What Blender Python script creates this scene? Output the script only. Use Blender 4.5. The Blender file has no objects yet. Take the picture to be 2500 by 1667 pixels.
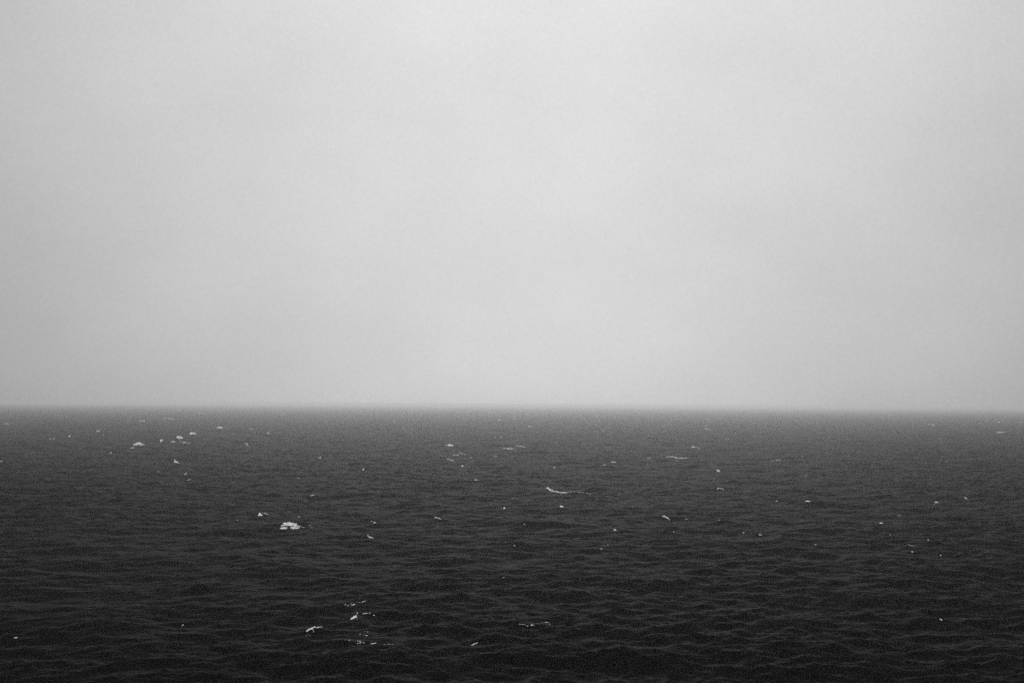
import bpy, math, random
import numpy as np
from mathutils import Vector, Matrix

# ------------------------------------------------------------------ scene, camera, light
scene = bpy.context.scene
col = scene.collection
PW, PH, FX = 2500.0, 1667.0, 2430.6          # photograph size and focal length in its pixels (35 mm lens)
CAM_H = 23.0
PITCH, ROLL = math.radians(3.60), math.radians(0.33)

cd = bpy.data.cameras.new('camera')
cam = bpy.data.objects.new('camera', cd)
col.objects.link(cam)
cd.lens = 35.0; cd.sensor_width = 36.0
cd.clip_start = 0.1; cd.clip_end = 80000.0
CAM_M = Matrix.Translation((0, 0, CAM_H)) @ Matrix.Rotation(math.pi / 2 + PITCH, 4, 'X') @ Matrix.Rotation(ROLL, 4, 'Z')
cam.matrix_world = CAM_M
scene.camera = cam

SUN_EL, SUN_AZ = math.radians(15.0), math.radians(1.5)      # behind the fog, ahead of the camera, a little right
SUN_DIR = Vector((math.sin(SUN_AZ) * math.cos(SUN_EL), math.cos(SUN_AZ) * math.cos(SUN_EL), math.sin(SUN_EL)))

world = bpy.data.worlds.new('World'); scene.world = world
world.use_nodes = True
nt = world.node_tree; nt.nodes.clear()
def N(t, **kw):
    n = nt.nodes.new(t)
    for k, v in kw.items(): setattr(n, k, v)
    return n
def math_node(op, a, b=None, c=None, clamp=False):
    n = nt.nodes.new('ShaderNodeMath'); n.operation = op; n.use_clamp = clamp
    for i, v in enumerate((a, b, c)):
        if v is None: continue
        if isinstance(v, (int, float)): n.inputs[i].default_value = v
        else: nt.links.new(v, n.inputs[i])
    return n.outputs[0]
tc = N('ShaderNodeTexCoord'); DIR = tc.outputs['Generated']
sky = N('ShaderNodeTexSky', sky_type='NISHITA', sun_disc=False, sun_elevation=SUN_EL, sun_rotation=SUN_AZ,
        air_density=1.0, dust_density=1.0, ozone_density=1.0)
sky_bw = N('ShaderNodeRGBToBW'); nt.links.new(sky.outputs[0], sky_bw.inputs[0])
dot = N('ShaderNodeVectorMath', operation='DOT_PRODUCT')
nt.links.new(DIR, dot.inputs[0]); dot.inputs[1].default_value = SUN_DIR
ang = math_node('ARCCOSINE', math_node('MINIMUM', dot.outputs['Value'], 0.99999))
q = math_node('DIVIDE', ang, 0.64)
glow = math_node('EXPONENT', math_node('MULTIPLY', math_node('POWER', q, 3.0), -1.0))   # sun spread by the fog bank
sep = N('ShaderNodeSeparateXYZ'); nt.links.new(DIR, sep.inputs[0])
el = math_node('MAXIMUM', sep.outputs['Z'], 0.0)
low = math_node('SUBTRACT', 1.0, math_node('MULTIPLY', math_node('EXPONENT', math_node('MULTIPLY', el, -9.0)), 0.18))
zen = math_node('MULTIPLY', math_node('MULTIPLY', el, el), 0.75)
base = math_node('MULTIPLY', math_node('MULTIPLY_ADD', glow, 0.41, 0.215), low)
lum = math_node('ADD', base, zen)
# soft mottling of the fog, from broad billows to fine mist
def fog_noise(scale, detail, rough, stretch):
    mp = N('ShaderNodeMapping'); mp.inputs['Scale'].default_value = (1, 1, stretch)
    nt.links.new(DIR, mp.inputs[0])
    nz = N('ShaderNodeTexNoise'); nz.inputs['Scale'].default_value = scale
    nz.inputs['Detail'].default_value = detail; nz.inputs['Roughness'].default_value = rough
    nt.links.new(mp.outputs[0], nz.inputs['Vector'])
    return math_node('SUBTRACT', nz.outputs[0], 0.5)
n1 = math_node('MULTIPLY', fog_noise(5.2, 5, 0.5, 1.7), 0.22)
n2 = math_node('MULTIPLY', fog_noise(300.0, 4, 1.0, 1.0), 0.34)
lum = math_node('MULTIPLY', lum, math_node('ADD', 1.0, math_node('ADD', n1, n2)))
lum = math_node('MULTIPLY', lum, 10.0)                       # the Background strength is 0.1
lum = math_node('ADD', math_node('MULTIPLY', lum, 0.97), math_node('MULTIPLY', sky_bw.outputs[0], 0.03))
comb = N('ShaderNodeCombineColor')
for i in range(3): nt.links.new(lum, comb.inputs[i])
bg = N('ShaderNodeBackground'); bg.inputs['Strength'].default_value = 0.1
nt.links.new(comb.outputs[0], bg.inputs['Color'])
wo = N('ShaderNodeOutputWorld'); nt.links.new(bg.outputs[0], wo.inputs['Surface'])
world.cycles.sampling_method = 'MANUAL'; world.cycles.sample_map_resolution = 1024

sl = bpy.data.lights.new('sun', 'SUN'); sl.energy = 1.5; sl.angle = math.radians(44); sl.color = (1, 1, 1)
sun = bpy.data.objects.new('sun', sl); col.objects.link(sun)
sun.rotation_euler = Vector((0.03, 0.77, 0.64)).to_track_quat('Z', 'Y').to_euler()

vs = scene.view_settings
scene.display_settings.display_device = 'sRGB'
vs.view_transform = 'Standard'; vs.look = 'None'; vs.exposure = 0.0; vs.gamma = 1.0; vs.use_curve_mapping = False
scene.render.engine = 'CYCLES'
scene.cycles.use_denoising = False
scene.cycles.max_bounces = 6; scene.cycles.diffuse_bounces = 1; scene.cycles.glossy_bounces = 2
scene.cycles.volume_bounces = 0
scene.cycles.sample_clamp_indirect = 4.0

# ------------------------------------------------------------------ materials
def new_mat(name):
    m = bpy.data.materials.new(name); m.use_nodes = True
    m.node_tree.nodes.clear(); return m, m.node_tree
def water_material():
    m, t = new_mat('sea_water'); n = t.nodes; l = t.links
    out = n.new('ShaderNodeOutputMaterial'); tcn = n.new('ShaderNodeTexCoord')
    prev = None
    for scale, sx, rot, dist in ((0.45, 0.45, 0.15, 0.16), (1.9, 0.6, -0.2, 0.06), (7.5, 0.7, 0.3, 0.024)):
        mp = n.new('ShaderNodeMapping'); mp.inputs['Scale'].default_value = (sx, 1, 1); mp.inputs['Rotation'].default_value = (0, 0, rot)
        nz = n.new('ShaderNodeTexNoise'); nz.inputs['Scale'].default_value = scale
        nz.inputs['Detail'].default_value = 3; nz.inputs['Roughness'].default_value = 0.55; nz.inputs['Distortion'].default_value = 0.3
        l.new(tcn.outputs['Object'], mp.inputs[0]); l.new(mp.outputs[0], nz.inputs['Vector'])
        b = n.new('ShaderNodeBump'); b.inputs['Strength'].default_value = 1.0; b.inputs['Distance'].default_value = dist
        l.new(nz.outputs[0], b.inputs['Height'])
        if prev: l.new(prev.outputs[0], b.inputs['Normal'])
        prev = b
    fr = n.new('ShaderNodeFresnel'); fr.inputs['IOR'].default_value = 1.026
    l.new(prev.outputs[0], fr.inputs['Normal'])
    gl = n.new('ShaderNodeBsdfGlossy'); gl.inputs['Roughness'].default_value = 0.42; gl.inputs['Color'].default_value = (0.09, 0.09, 0.09, 1)
    l.new(prev.outputs[0], gl.inputs['Normal'])
    df = n.new('ShaderNodeBsdfDiffuse'); df.inputs['Color'].default_value = (0.0015, 0.0015, 0.0015, 1)
    mx = n.new('ShaderNodeMixShader')
    lim = n.new('ShaderNodeMath'); lim.operation = 'MINIMUM'; lim.inputs[1].default_value = 0.45   # a rippled surface never mirrors fully
    l.new(fr.outputs[0], lim.inputs[0]); l.new(lim.outputs[0], mx.inputs[0]); l.new(df.outputs[0], mx.inputs[1]); l.new(gl.outputs[0], mx.inputs[2])
    l.new(mx.outputs[0], out.inputs['Surface'])
    return m
def foam_material():
    m, t = new_mat('sea_foam'); n = t.nodes; l = t.links
    out = n.new('ShaderNodeOutputMaterial'); tcn = n.new('ShaderNodeTexCoord')
    nz = n.new('ShaderNodeTexNoise'); nz.inputs['Scale'].default_value = 4.0; nz.inputs['Detail'].default_value = 4
    l.new(tcn.outputs['Object'], nz.inputs['Vector'])
    rp = n.new('ShaderNodeMapRange'); rp.inputs['From Min'].default_value = 0.3; rp.inputs['From Max'].default_value = 0.7
    rp.inputs['To Min'].default_value = 0.88; rp.inputs['To Max'].default_value = 0.96
    l.new(nz.outputs[0], rp.inputs['Value'])
    cc = n.new('ShaderNodeCombineColor')
    for i in range(3): l.new(rp.outputs[0], cc.inputs[i])
    p = n.new('ShaderNodeBsdfPrincipled'); p.inputs['Roughness'].default_value = 0.8
    l.new(cc.outputs[0], p.inputs['Base Color']); l.new(p.outputs[0], out.inputs['Surface'])
    return m
WATER = water_material(); FOAM = foam_material()

# ------------------------------------------------------------------ pixel -> ray
CI = CAM_M.to_3x3(); ORG = Vector((0, 0, CAM_H))
def ray(px, py):
    return (CI @ Vector(((px - PW / 2) / FX, -(py - PH / 2) / FX, -1.0))).normalized()
def flat_point(px, py):
    d = ray(px, py); return ORG + d * (CAM_H / -d.z)

# ------------------------------------------------------------------ the sea: wind waves from a directional spectrum
rng = np.random.default_rng(11)
A, LEN = 0.0013, 4.0
WIND = math.radians(-90 + 14); WIND2 = math.radians(-90 - 24)
def tile(Nn, L, lam_hi, lam_lo, spread, gain=1.0):
    k1 = 2 * np.pi * np.fft.fftfreq(Nn, L / Nn)
    kx, ky = np.meshgrid(k1, k1, indexing='ij'); k = np.hypot(kx, ky); k[0, 0] = 1e-6
    c = (kx * math.cos(WIND) + ky * math.sin(WIND)) / k
    c2 = (kx * math.cos(WIND2) + ky * math.sin(WIND2)) / k
    P = gain * A * np.exp(-1 / (k * LEN) ** 2) / k ** 4 * (spread + (1 - spread) * (0.6 * c ** 4 + 0.45 * c2 ** 4)) * 1.5
    P[(k < 2 * np.pi / lam_hi) | (k >= 2 * np.pi / lam_lo)] = 0; P[0, 0] = 0
    dk = 2 * np.pi / L
    H = (rng.normal(size=k.shape) + 1j * rng.normal(size=k.shape)) * np.sqrt(P * dk * dk)
    f = lambda q: np.real(np.fft.ifft2(q)) * Nn * Nn
    return [f(H), f(-1j * kx / k * H), f(-1j * ky / k * H)], L, Nn
def sample(t, x, y, rot):
    arrs, L, Nn = t
    ca, sa = math.cos(rot), math.sin(rot)
    u = (x * ca + y * sa) / L * Nn; v = (-x * sa + y * ca) / L * Nn
    iu = np.floor(u).astype(np.int64); iv = np.floor(v).astype(np.int64)
    fu = u - iu; fv = v - iv; i0 = iu % Nn; j0 = iv % Nn; i1 = (i0 + 1) % Nn; j1 = (j0 + 1) % Nn
    r = [a[i0, j0] * (1 - fu) * (1 - fv) + a[i1, j0] * fu * (1 - fv) + a[i0, j1] * (1 - fu) * fv + a[i1, j1] * fu * fv for a in arrs]
    return r[0], r[1] * ca - r[2] * sa, r[1] * sa + r[2] * ca
T1 = tile(1024, 617.0, 200, 6.0, 0.35, 0.8)
T2 = tile(512, 173.0, 6.0, 1.3, 0.5, 2.7)
T3 = tile(512, 41.0, 1.3, 0.25, 0.8, 2.2)

# crests that stand out in the photograph: px, py of the top, width in px, height in m, tilt (deg)
CRESTS = [
    (945, 1147, 160, .40, 3), (1283, 1283, 60, .5, -4), (1262, 1290, 50, .35, 14), (1357, 1284, 70, .4, -3), (1075, 1268, 40, .5, -12), (973, 1199, 45, .5, 0),
    (1187, 1163, 70, .6, 5), (1302, 1183, 55, .5, 0), (1407, 1203, 90, .5, -5), (1443, 1344, 60, .5, 0), (1414, 1365, 50, .5, -8),
    (1262, 1331, 40, .45, -10), (1690, 1140, 40, .5, 0), (1823, 1089, 35, .5, 0), (1946, 1102, 35, .5, 0), (1925, 1217, 90, .5, -6),
    (1773, 1279, 60, .5, -5), (2235, 1206, 60, .4, 0), (1758, 1194, 45, .6, -5), (2127, 1322, 70, .4, 0), (1940, 1306, 110, .4, -8),
    (354, 1230, 60, .35, 4), (578, 1237, 60, .35, 4), (600, 1167, 60, .35, 6), (340, 1114, 160, .35, 5), (466, 1120, 60, .35, 0),
    (639, 1262, 40, .4, 0), (716, 1279, 70, .35, 3), (763, 1540, 60, .35, 10), (868, 1508, 34, .3, 10), (1340, 1372, 90, .4, -6),
]
def crest_terms(x, y):
    z = np.zeros_like(x)
    for px, py, w, hh, tilt in CRESTS:
        c = flat_point(px, py); mpp = c.length / FX
        a = math.radians(tilt); L = w * mpp * 0.5
        dx = x - c.x; dy = y - c.y
        m = (np.abs(dx) < 3 * L + 6) & (np.abs(dy) < 3 * L + 10)
        if not m.any(): continue
        s = dx[m] * math.cos(a) + dy[m] * math.sin(a); t = -dx[m] * math.sin(a) + dy[m] * math.cos(a)
        wd = np.where(t < 0, 1.6, 3.2)                        # steep towards the camera, gentle behind
        z[m] += hh * np.exp(-np.abs(t / wd) ** 1.25) * np.exp(-(s / L) ** 2)
    return z

def sea_field(x, y, cell):
    z, dx, dy = sample(T1, x, y, 0.0)
    w2 = np.clip(2.2 - cell / 3.0, 0, 1); w3 = np.clip(1.5 - cell / 0.5, 0, 1)
    a = sample(T2, x, y, 0.37); b = sample(T3, x, y, -0.61)
    gust = 1.0 + 0.28 * np.sin(x / 31 + 1.3 * np.sin(y / 57)) * np.sin(y / 83 + x / 140 + 1.0) + 0.25 * np.sin(x / 97 - y / 160 + 2 * np.sin(x / 210))
    w2 = w2 * gust; w3 = w3 * gust
    far = np.clip(1.6 - np.hypot(x, y) / 9000.0, 0, 1)
    Z = (z + a[0] * w2 + b[0] * w3) * far
    X = x - far * (0.8 * dx + 0.6 * a[1] * w2 + 0.5 * b[1] * w3)
    Y = y - far * (0.8 * dy + 0.6 * a[2] * w2 + 0.5 * b[2] * w3)
    return X, Y, Z + crest_terms(X, Y)

HALF = math.radians(33)
fine = np.linspace(-HALF, HALF, 800)
coarse = np.linspace(HALF, 2 * math.pi - HALF, 90)[1:-1]
th = np.concatenate([fine, coarse])                           # angle from +Y, clockwise
near = np.geomspace(2.0, 62.0, 60)[:-1]
mid = np.geomspace(62.0, 6000.0, 1480)
farr = np.geomspace(6000.0, 20000.0, 40)[1:]
rr = np.concatenate([near, mid, farr])
cellr = np.gradient(rr)
R_, T_ = np.meshgrid(rr, th, indexing='ij')
cell = np.maximum(cellr[:, None], rr[:, None] * np.where(T_ <= HALF + 1e-9, fine[1] - fine[0], coarse[1] - coarse[0]))
x0 = (R_ * np.sin(T_)).ravel(); y0 = (R_ * np.cos(T_)).ravel()
X, Y, Z = sea_field(x0, y0, cell.ravel())
nr, na = R_.shape
verts = np.empty((nr * na + 1, 3)); verts[:-1, 0] = X; verts[:-1, 1] = Y; verts[:-1, 2] = Z
verts[-1] = (0, 0, 0)
i = np.arange(nr - 1)[:, None] * na; j = np.arange(na)[None, :]; j2 = (j + 1) % na
quads = np.stack([i + j, i + j2, i + na + j2, i + na + j], -1).reshape(-1, 4)
me = bpy.data.meshes.new('sea')
jj = np.arange(na); tris = np.stack([np.full(na, nr * na), (jj + 1) % na, jj], -1)
me.vertices.add(len(verts)); me.vertices.foreach_set('co', verts.astype(np.float32).ravel())
nq, ntr = len(quads), len(tris)
me.loops.add(nq * 4 + ntr * 3); me.loops.foreach_set('vertex_index', np.concatenate([quads.ravel(), tris.ravel()]).astype(np.int32))
me.polygons.add(nq + ntr)
me.polygons.foreach_set('loop_start', np.concatenate([np.arange(nq) * 4, nq * 4 + np.arange(ntr) * 3]).astype(np.int32))
me.polygons.foreach_set('use_smooth', np.ones(nq + ntr, dtype=bool))
me.update(calc_edges=True)
me.materials.append(WATER)
sea = bpy.data.objects.new('sea', me); col.objects.link(sea); sea['kind'] = 'structure'
bpy.context.view_layer.update()

# ------------------------------------------------------------------ fog over the water
hv, ht, hr = -3.5, CAM_H + 1.2, 20500.0
hm, t = new_mat('haze_air')
pv = t.nodes.new('ShaderNodeVolumePrincipled'); ho = t.nodes.new('ShaderNodeOutputMaterial')
pv.inputs['Color'].default_value = (0.95, 0.95, 0.95, 1); pv.inputs['Density'].default_value = 3.5e-4; pv.inputs['Anisotropy'].default_value = 0.76
t.links.new(pv.outputs[0], ho.inputs['Volume'])
hme = bpy.data.meshes.new('haze')
hme.from_pydata([(x, y, z) for z in (hv, ht) for x, y in ((-hr, -hr), (hr, -hr), (hr, hr), (-hr, hr))], [],
                [(3, 2, 1, 0), (4, 5, 6, 7), (0, 1, 5, 4), (1, 2, 6, 5), (2, 3, 7, 6), (3, 0, 4, 7)])
hme.materials.append(hm)
haze = bpy.data.objects.new('haze', hme); col.objects.link(haze); haze['kind'] = 'stuff'

# ------------------------------------------------------------------ whitecaps: (label, [(part, points, half width, density)])
WHITECAPS = [
 ('topmost foam dot in the haze at far left horizon', [('', [(76.1, 990.8), (79.3, 990.8)], 0.72, 1)]),
 ('short foam streak a little up right of the long faint left line', [('', [(433.7, 1001.7), (437.3, 1001.7), (440.9, 1001.7)], 0.9, 0.8)]),
 ('faint short foam streak a little right of the long faint left line', [('', [(486.1, 1008.0), (489.7, 1008.5), (493.3, 1009.1)], 0.9, 0.6)]),
 ('short foam streak right of the rightmost upper left patch', [('', [(688.1, 1012.2), (690.3, 1012.2), (692.4, 1012.2)], 0.72, 0.8)]),
 ('long faint foam line just under the horizon on the left', [('', [(393.9, 1019.7), (410.2, 1021.2), (426.4, 1022.6)], 0.9, 0.5)]),
 ('short foam streak above the cup-shaped foam curve', [('', [(1253.9, 1021.9), (1257.2, 1021.9), (1260.4, 1021.9)], 0.72, 0.8)]),
 ('foam streak above the cup-shaped foam curve', [('', [(1216.0, 1024.6), (1221.0, 1025.5), (1226.1, 1026.4)], 1.08, 0.7)]),
 ('short foam streak a little up left of the slender right edge sliver', [('', [(2408.2, 1026.6), (2410.7, 1026.6), (2413.3, 1026.6)], 0.72, 0.8)]),
 ('foam streak a little left of the long faint left line', [('', [(340.6, 1027.7), (346.9, 1027.7), (353.3, 1027.7)], 1.26, 0.8)]),
 ('short foam streak a little above the slender right edge sliver', [('', [(2449.0, 1028.1), (2450.5, 1028.1), (2451.9, 1028.1)], 0.72, 0.8)]),
 ('short foam streak far up right of the bright far right tuft', [('', [(2436.8, 1030.2), (2438.9, 1030.2), (2441.1, 1030.2)], 0.72, 0.8)]),
 ('faint long foam streak a little up right of the slender right edge sliver', [('', [(2483.9, 1030.2), (2492.0, 1030.2), (2500.2, 1030.2)], 0.9, 0.35)]),
 ('tiny white foam dot up right of the bright-ended foam arch', [('', [(1840.2, 1031.7), (1842.8, 1031.7)], 0.9, 1)]),
 ('short foam streak by the left edge below the horizon', [('', [(10.8, 1034.2), (16.3, 1034.2), (21.7, 1034.2)], 0.9, 0.8)]),
 ('faint long foam streak left of the slender right edge sliver', [('', [(2264.0, 1036.0), (2273.4, 1036.7), (2282.8, 1037.5)], 1.45, 0.3)]),
 ('foam streak a little up right of the bright-ended foam arch', [('', [(1719.6, 1038.2), (1724.1, 1038.5), (1728.6, 1038.9)], 0.72, 0.8)]),
 ('foam streak up right of the cup-shaped foam curve', [('', [(1289.3, 1041.1), (1295.1, 1041.1), (1300.9, 1041.1)], 0.9, 0.8)]),
 ('rightmost small foam patch of the upper left row', [('', [(530.3, 1044.1), (534.8, 1043.1), (538.6, 1043.6), (543.0, 1044.3)], 1.63, 0.75)]),
 ('tiny white foam dot up left of the ragged central foam patch', [('', [(1005.1, 1046.5), (1006.9, 1046.5)], 0.72, 1)]),
 ('long foam streak a little up right of the bright-ended foam arch', [('', [(1721.2, 1046.1), (1728.8, 1047.6), (1736.4, 1049.0)], 0.9, 0.75)]),
 ('faint foam streak a little right of the rightmost upper left patch', [('', [(608.9, 1047.6), (614.4, 1047.6), (619.8, 1047.6)], 0.72, 0.6)]),
 ('tiny white foam dot up left of the stepping foam dashes', [('', [(986.6, 1047.6), (987.9, 1047.6)], 0.72, 1)]),
 ('foam streak a little right of the far left dot', [('', [(234.0, 1052.5), (238.5, 1051.9), (243.0, 1051.4)], 0.9, 0.8)]),
 ('faint short foam streak far left of the bright-ended foam arch', [('', [(1470.7, 1052.3), (1473.3, 1052.3), (1475.8, 1052.3)], 0.9, 0.6)]),
 ('faint foam streak far right of the cup-shaped foam curve', [('', [(1450.5, 1053.0), (1455.9, 1053.0), (1461.4, 1053.0)], 1.08, 0.45)]),
 ('slender foam sliver near the right edge below the horizon', [('', [(2433.9, 1054.8), (2443.3, 1054.8), (2452.7, 1054.8)], 1.08, 0.95)]),
 ('faint short foam streak a little up right of the tiny crooked arch', [('', [(652.3, 1056.8), (655.9, 1057.3), (659.5, 1057.9)], 1.45, 0.5)]),
 ('middle of three small foam patches climbing to the horizon on the left', [('', [(464.0, 1058.7), (468.8, 1057.4), (473.0, 1058.1), (477.8, 1058.9)], 2.17, 0.75)]),
 ('faint short foam streak a little right of the far left dot', [('', [(249.4, 1060.6), (253.0, 1061.3), (256.6, 1062.0)], 0.72, 0.5)]),
 ('single foam dot on the far left water', [('', [(167.9, 1064.6), (171.8, 1064.6)], 1.08, 1)]),
 ('tiny white foam dot far right of the tiny crooked arch', [('', [(811.3, 1064.9), (813.5, 1064.9)], 1.08, 1)]),
 ('tiny white foam dot a little up left of the cup-shaped foam curve', [('', [(1208.2, 1066.7), (1210.0, 1066.7)], 0.72, 1)]),
 ('tiny white foam dot a little above the faint speck cluster', [('', [(1222.0, 1067.5), (1225.1, 1067.5)], 0.72, 1)]),
 ('lowest of three small foam patches climbing to the horizon on the left', [('', [(431.1, 1068.2), (436.2, 1066.7), (440.5, 1067.5), (445.6, 1068.5)], 2.53, 0.75)]),
 ('short foam streak left of the slender right edge sliver', [('', [(2294.4, 1069.6), (2296.5, 1069.3), (2298.7, 1068.9)], 0.9, 0.7)]),
 ('pair of foam specks a little left of the far left dot', [('', [(121.1, 1071.4), (124.7, 1071.4)], 0.68, 0.9), ('', [(129.4, 1071.1), (134.4, 1070.3)], 0.68, 0.7)]),
 ('faint short foam streak a little right of the bright-ended foam arch', [('', [(1771.1, 1071.1), (1774.7, 1071.1), (1778.3, 1071.1)], 1.26, 0.4)]),
 ('hooked foam blob between the mottled patch and the cluster of small patches', [('', [(391.8, 1076.5), (395.4, 1074.7)], 1.84, 1), ('', [(396.1, 1073.2), (399.0, 1072.9)], 0.92, 0.5)]),
 ('foam streak just right of the hooked foam blob', [('', [(416.3, 1077.9), (421.7, 1077.9), (427.2, 1077.9)], 1.08, 0.8)]),
 ('faint long foam streak just down right of the lowest upper left patch', [('', [(439.1, 1078.7), (451.7, 1080.1), (464.4, 1081.5)], 1.45, 0.35)]),
 ('tiny crooked foam arch on the left middle water', [('', [(598.1, 1083.4), (601.7, 1082.6), (604.3, 1084.1), (605.0, 1086.6)], 0.92, 0.9)]),
 ('mottled oval foam patch on the left with a white rim', [('foam_crest', [(330.7, 1083.0), (336.1, 1082.3), (343.3, 1082.3), (346.9, 1083.7)], 1.84, 0.8), ('foam_crest', [(326.3, 1085.2), (330.7, 1084.4), (334.3, 1086.6)], 1.54, 0.7), ('foam_trail', [(337.9, 1086.2), (345.1, 1086.2), (352.4, 1084.8)], 1.11, 0.85)]),
 ('ragged foam patch on the grey water left of the cup-shaped curve', [('', [(1090.2, 1087.6), (1095.8, 1086.3), (1100.5, 1087.0), (1106.1, 1087.8)], 2.17, 0.75)]),
 ('long foam streak just right of the cup-shaped foam curve', [('', [(1259.3, 1088.1), (1270.9, 1089.5), (1282.5, 1090.9)], 0.9, 0.75)]),
 ('thin foam arch with a bright left end, upper right of the broad spindle', [('', [(1689.0, 1091.3), (1693.4, 1090.6), (1697.7, 1091.3)], 1.23, 1), ('', [(1698.4, 1091.3), (1704.2, 1092.4), (1709.6, 1094.6)], 0.8, 0.5)]),
 ('short foam streak just down left of the mottled oval foam patch', [('', [(318.8, 1093.7), (322.7, 1092.8), (326.7, 1091.8)], 1.26, 0.8)]),
 ('shallow cup-shaped foam curve on the grey middle water', [('', [(1227.5, 1093.1), (1233.7, 1094.9), (1244.5, 1095.6), (1256.1, 1095.3)], 0.8, 0.95), ('', [(1237.3, 1093.1), (1246.3, 1092.4), (1249.9, 1094.2)], 0.8, 0.5)]),
 ('short foam streak a little left of the mottled oval foam patch', [('', [(267.6, 1105.6), (270.3, 1105.0), (273.0, 1104.5)], 0.72, 0.8)]),
 ('faint long foam streak a little up right of the stepping foam dashes', [('', [(1119.5, 1104.9), (1128.1, 1106.8), (1136.8, 1108.8)], 0.9, 0.6)]),
 ('slim low foam arch just above the stepping foam dashes', [('', [(1106.5, 1110.8), (1111.5, 1109.4), (1116.6, 1110.1), (1119.8, 1111.9)], 0.74, 0.85)]),
 ('short foam streak right of the faint wide right streak', [('', [(2070.7, 1112.6), (2072.1, 1112.6), (2073.6, 1112.6)], 0.72, 0.8)]),
 ('cluster of faint foam specks below the cup-shaped foam curve', [('', [(1205.5, 1113.4), (1212.0, 1113.4)], 1.54, 0.3)]),
 ('tiny white foam dot a little right of the faint wide right streak', [('', [(1957.4, 1113.4), (1959.1, 1113.4)], 1.08, 1)]),
 ('faint short foam streak far right of the tiny crooked arch', [('', [(777.0, 1116.2), (780.6, 1116.2), (784.2, 1116.2)], 1.45, 0.4)]),
 ('faint foam streak a little right of the stepping foam dashes', [('', [(1144.2, 1117.7), (1148.7, 1117.0), (1153.3, 1116.2)], 0.72, 0.6)]),
 ('foam streak a little left of the broad foam spindle', [('', [(1579.9, 1117.7), (1584.9, 1118.0), (1590.0, 1118.4)], 0.72, 0.8)]),
 ('broad white spindle of foam along a low crest, right of centre', [('foam_crest', [(1625.8, 1114.6), (1636.1, 1114.8), (1643.6, 1114.4), (1649.2, 1116.0)], 0.82, 0.9), ('foam_crest', [(1645.5, 1116.9), (1654.8, 1117.9), (1664.2, 1118.2), (1670.7, 1117.9)], 0.51, 0.95), ('foam_trail', [(1670.7, 1117.9), (1677.3, 1117.2), (1683.8, 1116.9)], 0.46, 0.7), ('foam_fleck', [(1647.3, 1122.6), (1654.8, 1124.7), (1662.3, 1126.8)], 0.36, 0.35)]),
 ('pair of foam dashes stepping down right below the ragged central patch', [('', [(1092.0, 1120.2), (1096.3, 1120.9)], 0.92, 1), ('', [(1100.0, 1122.0), (1103.6, 1123.8), (1109.0, 1124.6)], 0.86, 0.95)]),
 ('faint wide foam streak on the right middle water', [('', [(1883.8, 1124.0), (1895.0, 1123.1), (1906.2, 1122.2)], 0.9, 0.5)]),
 ('foam stub cut by the left edge of the view', [('', [(-0.9, 1126.0), (1.8, 1126.0), (4.5, 1126.0)], 0.54, 0.8)]),
 ('foam knot with a small arch and thin tail on the left', [('', [(425.0, 1124.2), (427.5, 1122.4)], 1.08, 0.9), ('', [(425.7, 1128.2), (430.1, 1127.1), (433.0, 1128.2)], 1.38, 1), ('', [(432.2, 1128.2), (439.1, 1131.1)], 0.49, 0.6)]),
 ('pinprick of foam alone on the dark right water', [('', [(2309.4, 1127.1), (2310.4, 1127.1)], 0.9, 1)]),
 ('foam streak left of the broad foam spindle', [('', [(1493.5, 1127.3), (1498.6, 1127.8), (1503.6, 1128.3)], 1.08, 1)]),
 ('short foam streak far left of the broad foam spindle', [('', [(1472.9, 1134.7), (1475.8, 1134.7), (1478.7, 1134.7)], 0.72, 0.8)]),
 ('tiny white foam dot a little down right of the stepping foam dashes', [('', [(1127.8, 1137.2), (1130.0, 1137.2)], 1.63, 1)]),
 ('short foam streak a little up left of the longest curved foam crest', [('', [(1351.5, 1141.5), (1354.0, 1141.5), (1356.5, 1141.5)], 0.9, 0.7)]),
 ('tiny white foam dot far left of the stepping foam dashes', [('', [(885.9, 1145.2), (887.6, 1145.2)], 1.45, 1)]),
 ('two stacked bright foam tufts, a flat one over a pointed one', [('', [(1749.7, 1147.7), (1756.2, 1147.3)], 0.74, 0.95), ('', [(1750.5, 1150.9), (1753.4, 1149.1), (1757.0, 1150.9)], 1.23, 1)]),
 ('tiny white foam dot a little down left of the foam knot on the left', [('', [(386.3, 1150.6), (388.5, 1150.6)], 0.9, 1)]),
 ('slanting foam dash a little down right of the foam knot on the left', [('', [(450.3, 1158.9), (455.0, 1154.5)], 0.74, 0.9)]),
 ('faint short foam streak down right of the faint wide right streak', [('', [(1966.2, 1159.8), (1968.0, 1160.3), (1969.8, 1160.9)], 0.9, 0.5)]),
 ('tiny white foam dot up right of the solid foam triangle', [('', [(728.4, 1166.8), (730.2, 1166.8)], 0.9, 1)]),
 ('faint foam streak a little down right of the foam knot on the left', [('', [(457.9, 1171.5), (463.3, 1170.8), (468.7, 1170.1)], 1.08, 0.4)]),
 ('foam streak down right of the stepping foam dashes', [('', [(1157.1, 1171.2), (1161.4, 1171.2), (1165.7, 1171.2)], 0.9, 0.8)]),
 ('low arched foam crest below the two stacked tufts', [('', [(1750.5, 1193.2), (1756.6, 1191.4), (1761.3, 1191.8), (1764.2, 1193.6), (1766.4, 1195.7)], 0.92, 0.8)]),
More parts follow.
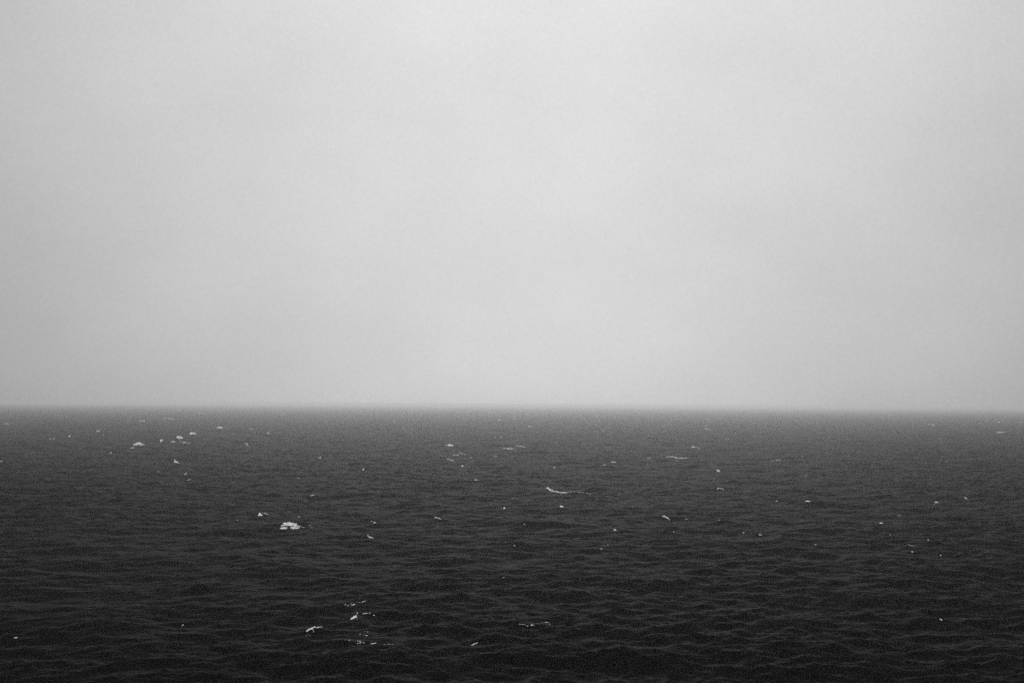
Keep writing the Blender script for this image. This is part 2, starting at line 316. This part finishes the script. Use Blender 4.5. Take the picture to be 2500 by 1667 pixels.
 ('longest thin foam crest, a sagging white curve with a faint tail right of centre', [('foam_crest', [(1334.1, 1191.1), (1338.5, 1191.4), (1342.1, 1195.7), (1346.4, 1198.6)], 1.54, 0.9), ('foam_crest', [(1346.4, 1198.6), (1356.5, 1199.7), (1369.2, 1201.9), (1382.6, 1202.3)], 1.17, 1), ('foam_fleck', [(1342.1, 1192.9), (1346.4, 1194.3), (1352.9, 1197.6), (1358.4, 1197.9)], 0.86, 0.65), ('foam_trail', [(1382.6, 1201.9), (1392.7, 1200.1), (1403.5, 1199.4)], 0.74, 0.6), ('foam_trail', [(1403.5, 1198.6), (1421.6, 1195.7), (1446.9, 1190.0)], 1.23, 0.18), ('foam_trail', [(1410.8, 1200.8), (1425.2, 1202.3), (1441.5, 1205.5)], 0.49, 0.5)]),
 ('faint long foam streak up right of the solid foam triangle', [('', [(758.2, 1209.8), (766.9, 1207.0), (775.6, 1204.1)], 0.9, 0.6)]),
 ('small comma-shaped foam curl, the rightmost in the dark middle water', [('', [(2354.7, 1213.1), (2356.9, 1215.3), (2360.9, 1217.1)], 0.8, 0.95)]),
 ('short foam streak left of the longest curved foam crest', [('', [(1250.3, 1215.6), (1251.7, 1215.6), (1253.2, 1215.6)], 0.72, 0.8)]),
 ('short foam streak a little left of the dark ridge streak', [('', [(1893.9, 1222.7), (1896.5, 1222.1), (1899.0, 1221.6)], 0.9, 0.8)]),
 ('bright foam streak at the end of a dark ridge, right', [('', [(1967.3, 1223.0), (1972.4, 1223.2), (1977.4, 1223.4)], 1.08, 1)]),
 ('bright foam tuft with a speck beneath, far right in dark water', [('', [(2281.7, 1226.1), (2286.1, 1225.4), (2290.4, 1226.5)], 1.23, 1), ('', [(2280.3, 1231.5), (2282.4, 1230.8)], 0.8, 0.8)]),
 ('short foam streak a little below the longest curved foam crest', [('', [(1367.4, 1235.9), (1371.0, 1236.2), (1374.6, 1236.6)], 1.45, 1)]),
 ('tiny white foam dot right of the bright slanting foam cap', [('', [(1229.8, 1240.2), (1232.4, 1240.2)], 1.63, 1)]),
 ('solid white foam triangle on a wave tip with a hair-thin trail', [('foam_peak', [(631.0, 1257.9), (634.6, 1255.7), (639.7, 1257.9)], 1.54, 1), ('foam_peak', [(632.4, 1256.5), (634.6, 1252.5)], 1.54, 1), ('foam_trail', [(636.8, 1251.0), (646.9, 1252.1), (654.1, 1255.4)], 0.4, 0.6)]),
 ('short foam streak a little up right of the lone right-hand dash', [('', [(2193.2, 1257.9), (2195.0, 1258.3), (2196.8, 1258.6)], 0.72, 0.8)]),
 ('slanting foam dash just up right of the largest lacy foam patch', [('', [(727.1, 1264.1), (731.5, 1261.2)], 0.8, 0.8)]),
 ('thick foam dash slanting down right on a dark wave right of centre', [('', [(1617.5, 1259.7), (1623.3, 1260.1), (1628.3, 1263.3)], 1.29, 0.95), ('', [(1627.6, 1263.7), (1631.2, 1265.1), (1634.8, 1268.0)], 0.98, 0.8)]),
 ('bright foam cap slanting down a dark wave shoulder left of centre', [('', [(1062.0, 1262.6), (1067.4, 1263.3)], 1.11, 1), ('', [(1069.2, 1264.4), (1075.4, 1266.6)], 1.04, 0.9)]),
 ('faint broken ring of foam right of the thick slanting dash', [('', [(1673.9, 1268.8), (1676.0, 1266.2), (1678.6, 1267.3), (1680.0, 1269.5)], 0.61, 0.4)]),
 ('faint short foam streak right of the thick slanting foam dash', [('', [(1754.4, 1268.8), (1756.6, 1268.8), (1758.8, 1268.8)], 0.72, 0.6)]),
 ('tiny white foam dot a little left of the solid foam triangle', [('', [(579.7, 1269.1), (581.1, 1269.1)], 0.9, 1)]),
 ('pair of foam specks a little above the white foam sickle', [('', [(911.7, 1275.3), (916.4, 1275.3)], 0.98, 1), ('', [(904.8, 1270.9), (908.4, 1273.1)], 0.55, 0.7)]),
 ('lone bright foam dash in the dark water on the right', [('', [(2147.6, 1276.7), (2151.3, 1276.3), (2154.9, 1276.0)], 1.08, 1)]),
 ('tiny white foam dot far right of the bright slanting foam cap', [('', [(1279.9, 1279.6), (1281.4, 1279.6)], 0.72, 1)]),
 ('largest lacy foam patch, its white ribs spread over a dark wave face', [('foam_crest', [(692.1, 1278.1), (704.7, 1276.7), (717.4, 1278.1), (724.6, 1279.6)], 2.15, 0.85), ('foam_crest', [(686.6, 1283.2), (695.7, 1281.0), (710.1, 1281.4), (722.8, 1282.5)], 2.15, 0.7), ('foam_trail', [(684.1, 1289.7), (690.3, 1288.3), (701.1, 1289.3)], 1.84, 0.9), ('foam_trail', [(709.1, 1287.9), (717.4, 1288.6), (730.0, 1288.3)], 1.84, 0.8), ('foam_trail', [(717.4, 1284.7), (726.4, 1283.9), (733.6, 1285.4)], 1.54, 0.75), ('foam_fleck', [(736.5, 1286.1), (742.7, 1287.2)], 0.77, 0.5), ('foam_fleck', [(753.5, 1281.4), (762.5, 1282.1)], 0.77, 0.35), ('foam_fleck', [(758.2, 1287.2), (764.7, 1286.5)], 0.77, 0.35)]),
 ('small round foam knob on a dark wave tip right of centre', [('', [(1498.2, 1293.7), (1501.1, 1292.6), (1504.7, 1294.0)], 1.23, 1)]),
 ('tiny white foam dot a little down right of the thick slanting foam dash', [('', [(1644.0, 1297.3), (1645.9, 1297.3)], 0.9, 1)]),
 ('tiny white foam dot far right of the thick slanting foam dash', [('', [(1814.2, 1299.5), (1816.8, 1299.5)], 1.08, 1)]),
 ('tiny white foam dot a little down right of the lone right-hand dash', [('', [(2172.8, 1304.5), (2173.8, 1304.5)], 0.9, 1)]),
 ('foam streak down left of the dark ridge streak', [('', [(1852.0, 1304.5), (1856.0, 1304.9), (1860.0, 1305.3)], 0.9, 0.8)]),
 ('curved white foam sickle right of the largest lacy foam patch', [('', [(896.5, 1306.3), (900.5, 1309.9), (905.5, 1311.8), (911.3, 1312.5)], 0.98, 0.95)]),
 ('tiny white foam dot a little up left of the low right dot', [('', [(2265.3, 1317.2), (2267.0, 1317.2)], 1.08, 1)]),
 ('short foam streak left of the lone right-hand dash', [('', [(1989.0, 1328.2), (1990.8, 1328.7), (1992.6, 1329.3)], 0.72, 0.8)]),
 ('faint short foam streak a little down left of the round foam knob', [('', [(1483.0, 1329.1), (1484.8, 1330.2), (1486.6, 1331.3)], 0.72, 0.6)]),
 ('faint foam streak a little left of the low right dot', [('', [(2217.8, 1329.3), (2224.6, 1330.9), (2231.5, 1332.5)], 0.72, 0.5)]),
 ('short foam streak far down right of the bright slanting foam cap', [('', [(1253.9, 1330.9), (1255.4, 1331.3), (1256.8, 1331.6)], 0.9, 0.8)]),
 ('faint short foam streak far down left of the thick slanting foam dash', [('', [(1466.1, 1338.7), (1468.6, 1339.2), (1471.1, 1339.8)], 0.9, 0.6)]),
 ('short foam streak a little left of the low right dot', [('', [(2225.0, 1346.1), (2227.5, 1346.8), (2230.0, 1347.5)], 0.9, 0.8)]),
 ('lower dot of foam alone at right below the dark ridge', [('', [(2295.8, 1354.9), (2298.0, 1354.9)], 1.08, 1)]),
 ('faint ghostly foam smear in the dark water below centre', [('', [(1226.4, 1409.1), (1239.1, 1409.1)], 0.77, 0.3)]),
 ('broken slanting line of foam dashes above the fish-shaped foam tuft', [('foam_streak', [(841.4, 1474.9), (845.3, 1474.9)], 0.51, 0.8), ('foam_streak', [(858.3, 1477.8), (862.3, 1475.9), (866.4, 1474.2)], 0.56, 0.95), ('foam_fleck', [(848.1, 1478.6), (851.6, 1476.5)], 0.45, 0.5), ('foam_fleck', [(856.5, 1473.2), (857.8, 1473.2)], 0.51, 0.9), ('foam_streak', [(883.3, 1469.6), (888.4, 1467.8), (894.0, 1466.3)], 0.39, 0.8), ('foam_fleck', [(872.0, 1469.1), (877.1, 1470.6), (883.3, 1466.7)], 0.67, 0.25)]),
 ('thin wavy foam thread trailing right of the fish-shaped foam tuft', [('foam_trail', [(885.3, 1497.7), (889.4, 1496.3), (893.5, 1496.4), (897.0, 1496.7)], 0.45, 0.8), ('foam_trail', [(899.6, 1495.6), (904.7, 1495.8)], 0.28, 0.6), ('foam_trail', [(910.8, 1500.7), (916.4, 1502.0)], 0.39, 0.6)]),
 ('solid fish-shaped foam tuft in the dark foreground with an upright spike', [('foam_peak', [(856.7, 1510.4), (860.8, 1507.9), (865.9, 1506.3), (870.5, 1505.3)], 1.68, 1), ('foam_peak', [(861.8, 1505.3), (866.9, 1503.8), (870.0, 1501.2)], 1.01, 1), ('foam_peak', [(871.0, 1498.2), (872.2, 1496.1), (873.1, 1493.9)], 0.51, 0.9), ('foam_fleck', [(871.5, 1509.4), (873.1, 1512.4)], 0.45, 0.4)]),
 ('lone foam dash in the darkest water at lower right', [('', [(2293.3, 1509.6), (2296.9, 1511.4), (2299.8, 1512.9)], 0.92, 0.9)]),
 ('short foam bar with faint ends right of the sagging dotted foam line', [('foam_trail', [(1323.3, 1518.4), (1327.1, 1519.5)], 0.3, 0.5), ('foam_streak', [(1331.2, 1518.2), (1333.2, 1518.2), (1335.2, 1518.3)], 0.49, 1), ('foam_trail', [(1335.2, 1518.4), (1339.3, 1518.7)], 0.34, 0.6), ('foam_fleck', [(1342.0, 1522.5), (1343.9, 1522.5)], 0.37, 0.9)]),
 ('sagging dotted foam line in the central foreground ending in a bright bar', [('foam_trail', [(1267.2, 1521.3), (1269.3, 1522.9), (1271.4, 1524.0)], 0.37, 0.7), ('foam_trail', [(1272.7, 1521.6), (1275.4, 1522.7), (1278.1, 1524.0)], 0.3, 0.5), ('foam_fleck', [(1280.5, 1523.8), (1282.5, 1523.7)], 0.64, 0.9), ('foam_trail', [(1285.6, 1526.7), (1290.0, 1527.6)], 0.41, 0.7), ('foam_streak', [(1295.8, 1525.4), (1299.2, 1525.4), (1303.9, 1525.4)], 0.45, 1), ('foam_streak', [(1297.5, 1524.0), (1299.2, 1523.5)], 0.45, 0.8)]),
 ('hair-thin slanting foam fleck alone in the dark lower left water', [('', [(443.1, 1528.4), (448.1, 1524.1)], 0.61, 0.7)]),
 ('arched wing-shaped foam crest in the dark foreground with dangling threads', [('foam_crest', [(748.6, 1540.0), (753.7, 1536.4), (758.8, 1534.4), (764.9, 1531.8)], 1.35, 0.95), ('foam_crest', [(763.9, 1531.3), (766.9, 1529.8), (771.0, 1530.8), (777.1, 1531.3)], 1.12, 0.9), ('foam_trail', [(776.1, 1530.8), (781.2, 1529.6), (786.8, 1529.6)], 0.45, 0.85), ('foam_trail', [(762.3, 1534.4), (764.9, 1537.4), (765.9, 1542.0)], 0.62, 0.6), ('foam_fleck', [(746.0, 1550.7), (746.7, 1550.2)], 0.67, 0.8), ('foam_fleck', [(750.6, 1547.1), (757.2, 1551.2)], 0.45, 0.25)]),
 ('loose scatter of tiny foam specks below the fish-shaped foam tuft', [('foam_fleck', [(878.0, 1547.7), (880.0, 1547.4)], 0.45, 0.9), ('foam_fleck', [(889.9, 1540.8), (892.4, 1541.0)], 0.34, 0.5), ('foam_fleck', [(897.0, 1541.3), (898.4, 1541.5)], 0.39, 0.9), ('foam_fleck', [(888.4, 1549.7), (889.4, 1550.0)], 0.34, 0.7), ('foam_fleck', [(893.0, 1550.7), (898.1, 1551.0)], 0.39, 0.6), ('foam_fleck', [(841.4, 1560.9), (843.0, 1561.1)], 0.45, 0.5), ('foam_fleck', [(851.1, 1561.6), (852.7, 1561.2), (854.2, 1561.9)], 0.39, 0.7)]),
 ('faint foam smudge in the darkest water at lower left', [('', [(32.9, 1555.5), (37.9, 1555.5), (43.0, 1555.5)], 1.08, 0.6)]),
 ('squiggled foam thread just left of the lowest bright foam dash', [('foam_streak', [(872.0, 1563.3), (874.6, 1563.3)], 0.56, 0.9), ('foam_streak', [(877.7, 1564.7), (880.7, 1564.3)], 0.39, 0.7), ('foam_trail', [(871.0, 1568.6), (874.1, 1569.4), (878.2, 1568.2), (882.2, 1567.6)], 0.39, 0.5), ('foam_trail', [(885.3, 1566.5), (888.4, 1567.8), (890.4, 1569.6)], 0.51, 0.55)]),
 ('lowest bright foam dash, tilted up to the right in the dark foreground', [('foam_streak', [(905.2, 1570.3), (909.8, 1570.2), (913.9, 1569.8), (919.0, 1568.4)], 0.51, 1)]),
 ('single thin slanting foam line alone in the central foreground', [('', [(1150.6, 1575.4), (1157.8, 1571.0), (1165.7, 1568.2)], 0.61, 0.95)]),
 ('barely visible foam thread just right of the lowest bright foam dash', [('foam_fleck', [(938.2, 1572.9), (939.9, 1571.8)], 0.45, 0.6), ('foam_streak', [(946.0, 1571.1), (950.6, 1571.8)], 0.28, 0.5), ('foam_streak', [(953.7, 1572.1), (959.3, 1572.3)], 0.28, 0.4)]),
]

sea_hit = sea.ray_cast
frng = random.Random(5)
def surf(px, py):
    d = ray(px, py)
    ok, p, n, _ = sea_hit(ORG, d)
    if not ok: return None
    return p, n
def fleck(V, F, p, n, rx, ry, hgt, yaw):
    """one irregular clot of foam: a lumpy dome sunk a little into the water"""
    up = Vector((0, 0, 1)).lerp(n, 0.5).normalized()
    ax = Vector((math.cos(yaw), math.sin(yaw), 0)); ax = (ax - up * ax.dot(up)).normalized(); ay = up.cross(ax)
    m = 6; b = len(V); ph = frng.random() * 6.28
    for lay, (s, z) in enumerate(((1.0, -0.25), (0.86, 0.45))):
        for q in range(m):
            a = ph + q * 2 * math.pi / m
            k = s * frng.uniform(0.65, 1.2)
            V.append(p + ax * (math.cos(a) * rx * k) + ay * (math.sin(a) * ry * k) + up * (hgt * z * frng.uniform(0.8, 1.25)))
    V.append(p + up * hgt + ax * (rx * frng.uniform(-.3, .3)))
    for q in range(m):
        r = (q + 1) % m
        F.append((b + q, b + r, b + m + r, b + m + q)); F.append((b + m + q, b + m + r, b + 2 * m))
def stroke_flecks(V, F, pts, w, dens):
    seg = [math.hypot(pts[i + 1][0] - pts[i][0], pts[i + 1][1] - pts[i][1]) for i in range(len(pts) - 1)]
    tot = sum(seg) or 0.1
    w = max(w, 0.7)
    n = max(3, int((tot + 2 * w) * 2 * w * dens * FOAM_D + 0.5))
    mid = surf(*pts[len(pts) // 2]); d0 = (mid[0] - ORG).length if mid else None
    gate = [(frng.uniform(0.5, 1.9), frng.uniform(0, 6.28), frng.uniform(0.4, 1.3)) for _ in range(3)]
    for _ in range(n):
        for _try in range(8):
            t = frng.random() * tot; s = t; i = 0
            while i < len(seg) - 1 and s > seg[i]: s -= seg[i]; i += 1
            f = min(1, s / max(seg[i], 1e-3))
            u = t / tot
            prof = 0.45 + 0.55 * math.sin(math.pi * min(1, max(0, u)) ** 0.8)
            off = frng.gauss(0, 0.55) * w * prof + math.sin(u * tot * 0.9 + w) * 0.25 * w
            x = pts[i][0] + (pts[i + 1][0] - pts[i][0]) * f + frng.gauss(0, 0.3)
            y = pts[i][1] + (pts[i + 1][1] - pts[i][1]) * f + off
            if dens >= 0.95: break
            g = sum(math.sin(x * a * .35 + y * c * 1.7 + b) for a, b, c in gate) / 3
            if g > -0.25 + (0.6 - dens) * 0.5: break
        h = surf(x, y)
        if h is None: continue
        p, nn = h; d = (p - ORG).length
        if d0 and abs(d - d0) > 0.35 * d0: continue
        m = d / FX
        k = frng.uniform(0.65, 1.35) * (0.55 + 0.45 * dens) * (0.55 if tot < 3 and w < 1.3 else 0.72 if w < 1.3 else 1.0)
        fleck(V, F, p, nn, m * k * frng.uniform(0.9, 1.6), m * k * frng.uniform(0.9, 1.8), m * k * frng.uniform(0.5, 0.95), frng.gauss(-0.15, 0.25))
def foam_mesh(name, V, F, origin, parent=None):
    fm = bpy.data.meshes.new(name)
    fm.from_pydata([tuple(v - origin) for v in V], [], F); fm.materials.append(FOAM)
    fm.polygons.foreach_set('use_smooth', [True] * len(F))
    o = bpy.data.objects.new(name, fm); col.objects.link(o)
    if parent: o.parent = parent
    else: o.location = origin
    return o
FOAM_D = 2.0
for label, strokes in WHITECAPS:
    named = len(strokes) > 1 and any(s[0] for s in strokes)
    built = {}
    for k, (part, pts, w, dens) in enumerate(strokes):
        key = (part, k) if named else ''
        V, F = built.setdefault(key, ([], []))
        stroke_flecks(V, F, pts, w, dens)
    built = {k: vf for k, vf in built.items() if vf[1]}
    if not built: print('NO FOAM', label); continue
    allv = [v for V, F in built.values() for v in V]
    c = sum(allv, Vector()) / len(allv); c.z = min(v.z for v in allv)
    top = bpy.data.objects.new('whitecap', None); col.objects.link(top); top.location = c
    top.empty_display_size = 0.5
    for key, (V, F) in built.items():
        foam_mesh(key[0] if named else 'foam', V, F, c, top)['kind'] = 'stuff'      # froth too fine to pick apart
    top['label'] = label; top['category'] = 'whitecap'; top['group'] = 'whitecaps scattered over the grey sea'
